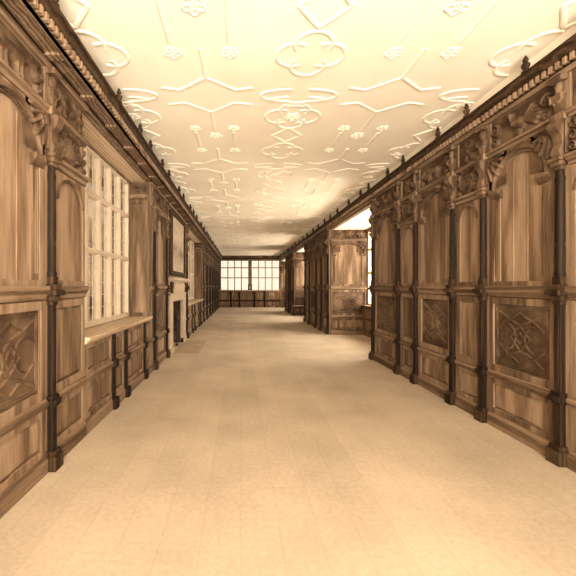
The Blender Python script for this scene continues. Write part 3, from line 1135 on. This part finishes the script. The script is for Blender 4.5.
def reveal(y, rz, label, z0=1.24, SOF=4.165):
    """panel lining the side of a left window recess, facing along the gallery"""
    w = .4
    t = thing('reveal_panel', label, 'wall panelling', (XL - .005 - w / 2, y, 0), rz)
    h = w / 2
    f = MB().box(-h, -h + .06, 0, .04, z0, 3.8).box(h - .06, h, 0, .04, z0, 3.8).box(-h + .06, h - .06, 0, .04, z0, z0 + .08).box(-h + .06, h - .06, 0, .04, 3.7, 3.8)
    f.build('reveal_frame', OAK, t, bevel=.006)
    MB().box(-h + .06, h - .06, 0, .015, z0 + .08, 3.7).build('reveal_field', OAK_PALE, t)
    MB().profile([(0, 3.8), (.05, 3.81), (.07, 3.86), (.07, 3.9), (0, 3.9)], -h, h).build('reveal_moulding', OAK, t)
    H = creature(w - .04, SOF - 3.92, 'rose2' if False else 'peacock')
    MB().box(-h, h, 0, .015, 3.9, SOF - .005).relief(-h + .02, h - .02, 3.92, SOF - .01, H * .7, .016).build('reveal_carving', OAK_CARVE, t, smooth=True)
    return t


reveal(7.93, RZ_E, 'tall plain grained oak reveal at far side of the big left window')
reveal(18.9, RZ_E, 'tall oak reveal at far side of the second left window')
reveal(4.62, 0, 'oak reveal at near side of the big left window')
reveal(13.26, 0, 'oak reveal at near side of the second left window')


def soffit(a, b, label):
    mid = (a + b) / 2
    t = thing('window_soffit', label, 'soffit', (XL, mid, 0), RZ_L)
    h = (b - a) / 2 - .045
    MB().box(-h, h, -.37, -.05, SOF - .03, SOF - .002).build('soffit_board', OAK_LIT, t)  # sky light on the soffit put into the board colour
    MB().box(-h, h, -.05, -.005, SOF - .03, SOF - .002).box(-h, h, -.4, -.37, SOF - .06, SOF - .002).build('soffit_edge', OAK, t, bevel=.005)
    return t


soffit(4.62, 7.93, 'pale boarded soffit over the big left window')
soffit(13.26, 18.9, 'boarded oak soffit over the second left window')

# ------------------------------------------------------------------ fireplace
t = thing('chimneypiece', 'pale stone chimneypiece with plain jambs on the left wall', 'fireplace', (XL, 0, 0), 0)
# here local axes are the world's: x out of the wall, y along it
y0, y1 = 9.88, 12.65
for ya, yb in ((y0, FIRE[0]), (FIRE[1], y1)):
    MB().box(0, .1, ya, yb, 0, 1.45).box(0, .13, ya, yb, 0, .16).box(.1, .115, ya + .08, yb - .08, .24, 1.35).build('jamb', STONE, t, bevel=.012)
MB().box(0, .1, y0, y1, 1.45, 1.68).box(0, .12, y0, y1, 1.62, 1.68).build('lintel', STONE, t, bevel=.01)
MB().box(0, .08, y0, y1, 1.68, 2.02).box(.08, .1, y0 + .2, y1 - .2, 1.74, 1.96).build('overmantel_frieze', STONE, t, bevel=.01)
MB().box(0, .17, y0, y1, 2.02, 2.06).box(0, .24, y0, y1, 2.06, 2.14).build('mantel_shelf', STONE, t, bevel=.012)
for yy in (y0 + .12, y1 - .12):
    MB().lathe([(.03, 1.78), (.07, 1.82), (.085, 1.9), (.08, 1.98), (.05, 2.02)], .1, yy, 12).box(0, .16, yy - .06, yy + .06, 1.7, 1.79).build('bracket', OAK_DARK, t, smooth=True)
hearth = structure(MB().box(XL + .13, XL + .85, 10.0, 12.5, 0.001, .012).build('trim_hearth', STONE))

t = thing('fire_basket', 'black iron fire basket with tall firedogs inside the stone fireplace', 'fire grate', (XL - .3, 11.05, .001), 0)
for yy in (-.42, .42):
    MB().lathe([(.05, 0), (.05, .03), (.02, .06), (.02, .2), (.035, .24), (.018, .3), (.018, .55), (.035, .6), (.018, .65), (.018, .78), (.045, .83), (.055, .88), (.04, .94), (.01, .97)], .3, yy, 12).box(-.25, .3, yy - .015, yy + .015, .14, .17).box(-.25, -.22, yy - .015, yy + .015, 0, .16).build('firedog', IRON, t, smooth=True)
m = MB()
for z in (.2, .28, .36, .44):
    m.box(.26, .285, -.4, .4, z, z + .02)
for k in range(9):
    yy = -.36 + .09 * k
    m.box(.262, .283, yy - .008, yy + .008, .2, .5)
    m.box(-.2, .27, yy - .008, yy + .008, .19, .205)
m.build('grate_bars', IRON, t)
t2 = thing('fireback', 'cast iron fireback standing at the back of the fireplace', 'fireback', (XL - .92, 11.05, .001), 0)
ip = MB().box(0, .04, -.45, .45, 0, .75).add([(0, -.45, .75), (.04, -.45, .75), (.04, .45, .75), (0, .45, .75), (.0, -.2, .92), (.04, -.2, .92), (.04, .2, .92), (0, .2, .92)],
    [(0, 1, 5, 4), (1, 2, 6, 5), (2, 3, 7, 6), (3, 0, 4, 7), (4, 5, 6, 7)]).build('iron_plate', IRON, t2, bevel=.006)
MB().box(.04, .055, -.38, .38, .05, .09).box(.04, .055, -.38, .38, .68, .72).box(.04, .055, -.38, -.34, .05, .72).box(.04, .055, .34, .38, .05, .72).build('raised_border', IRON, ip)


# framed picture over the fireplace
def canvas_mat():
    m, nt, b = new_mat('faded_canvas')
    L = nt.links.new
    tc = N(nt, 'ShaderNodeTexCoord')
    sp = N(nt, 'ShaderNodeSeparateXYZ')
    L(tc.outputs['Object'], sp.inputs[0])
    n1 = N(nt, 'ShaderNodeTexNoise')
    n1.inputs['Scale'].default_value = 4.0
    n1.inputs['Detail'].default_value = 6
    L(tc.outputs['Object'], n1.inputs['Vector'])
    # painted dark ground and trees in a band a third of the way up
    z = N(nt, 'ShaderNodeMath', operation='SUBTRACT')
    z.inputs[1].default_value = 2.95
    L(sp.outputs['Z'], z.inputs[0])
    ab = N(nt, 'ShaderNodeMath', operation='ABSOLUTE')
    L(z.outputs[0], ab.inputs[0])
    mr = N(nt, 'ShaderNodeMapRange')
    mr.inputs['From Min'].default_value = 0.05
    mr.inputs['From Max'].default_value = 0.42
    mr.inputs['To Min'].default_value = 0.2
    mr.inputs['To Max'].default_value = 0.0
    L(ab.outputs[0], mr.inputs[0])
    su = N(nt, 'ShaderNodeMath', operation='SUBTRACT')
    L(n1.outputs[0], su.inputs[0])
    L(mr.outputs[0], su.inputs[1])
    cr = N(nt, 'ShaderNodeValToRGB')
    e = cr.color_ramp.elements
    e[0].position = 0.15
    e[0].color = (.08, .06, .04, 1)
    e[1].position = 0.6
    e[1].color = (.40, .29, .185, 1)
    k = e.new(0.38)
    k.color = (.28, .2, .125, 1)
    L(su.outputs[0], cr.inputs[0])
    L(cr.outputs[0], b.inputs['Base Color'])
    b.inputs['Roughness'].default_value = 0.7
    return m


t = thing('painting', 'large faded landscape painting in oak frame above the stone fireplace', 'painting', (XL, 0, 0), 0)
ya, yb, za, zb = 10.3, 12.5, 2.32, 3.98
MB().box(0, .05, ya, yb, za, zb).build('canvas', canvas_mat(), t)
f = MB()
f.box(0, .1, ya - .1, ya + .02, za - .1, zb + .1).box(0, .1, yb - .02, yb + .1, za - .1, zb + .1).box(0, .1, ya + .02, yb - .02, za - .1, za + .02).box(0, .1, ya + .02, yb - .02, zb - .02, zb + .1)
f.build('picture_frame', OAK_DARK, t, bevel=.015)

# ------------------------------------------------------------------ far wall dado
t = thing('window_dado', 'low panelled oak dado across the far end under the windows', 'wall panelling', ((XL + XR) / 2, YF, 0), RZ_E)
cx = (XL + XR) / 2
h = (XR - XL) / 2
MB().box(-h, h, -.02, .02, 0, 1.44).box(-h, h, .02, .06, 0, .14).build('back_board', OAK, t)
cut = [-2.04, -.9, -.12, 1.2, 2.1, 3.48]
f = MB().box(-h, h, .02, .05, .14, .22).box(-h, h, .02, .05, 1.34, 1.44)
p_ = MB()
for a, b in zip(cut[:-1], cut[1:]):
    x0, x1 = -(b - cx), -(a - cx)
    f.box(x0, x0 + .08, .02, .048, .14, 1.44).box(x1 - .08, x1, .02, .048, .14, 1.44)
    raised(p_, x0 + .08, x1 - .08, .22, .56, .025)
    raised(p_, x0 + .08, x1 - .08, .66, 1.34, .025)
    c = (x0 + x1) / 2
    if x1 - x0 > 1:
        p_.rib([(c, .75), (c + .28, 1.0), (c, 1.25), (c - .28, 1.0)], .02, .038, .02, closed=True)
f.build('panel_frame', OAK, t)
MB().box(-h, h, .02, .1, .54, .66).build('middle_rail', OAK_DARK, t)
p_.build('fielded_panel', OAK_PALE, t)
for c in cut[1:-1]:
    MB().box(-(c - cx) - .07, -(c - cx) + .07, 0, .11, 0, 1.44).box(-(c - cx) - .09, -(c - cx) + .09, 0, .13, 1.34, 1.44).build('dado_pilaster', OAK_SHADE, t)
MB().box(-h + .03, h - .03, -.04, .14, 1.501, 1.54).profile([(.02, 1.44), (.1, 1.46), (.12, 1.5), (.02, 1.5)], -h, h).build('sill_board', OAK_LIT, t)

# small framed stand on the far sill
t = thing('display_stand', 'small black framed notice standing on the sill between far windows', 'display stand', (.8, YF - .07, 1.541), 0)
f = MB().box(-.19, -.09, -.02, .02, 0, .5).box(.09, .19, -.02, .02, 0, .5).box(-.09, .09, -.02, .02, 0, .1).box(-.09, .09, -.02, .02, .38, .5)
f.build('stand_frame', IRON, t)
MB().box(-.09, .09, -.008, .008, .1, .38).build('pale_card', STONE, t)

# ------------------------------------------------------------------ bench in the second bay
t = thing('bench', 'dark oak bench with low back against the end panel of second right opening', 'bench', (3.85, 22.9, 0), RZ_E)
w = .55
MB().box(-w, w, -.25, .25, .6, .66).build('seat', OAK, t, bevel=.01)
for sx in (-1, 1):
    for sy in (-1, 1):
        MB().lathe([(.035, 0), (.04, .05), (.025, .12), (.04, .25), (.045, .35), (.028, .45), (.04, .5), (.04, .6)], sx * (w - .07), sy * .19, 10).build('leg', OAK_DARK, t, smooth=True)
MB().box(-w + .04, w - .04, .17, .2, .5, .6).box(-w + .04, w - .04, -.2, -.17, .5, .6).box(-w + .05, w - .05, .17, .2, .1, .15).build('apron', OAK_DARK, t)
MB().box(-w, w - .2, -.25, -.21, .66, 1.15).box(-w, w - .2, -.26, -.2, 1.12, 1.17).build('backrest', OAK_DARK, t, bevel=.006)
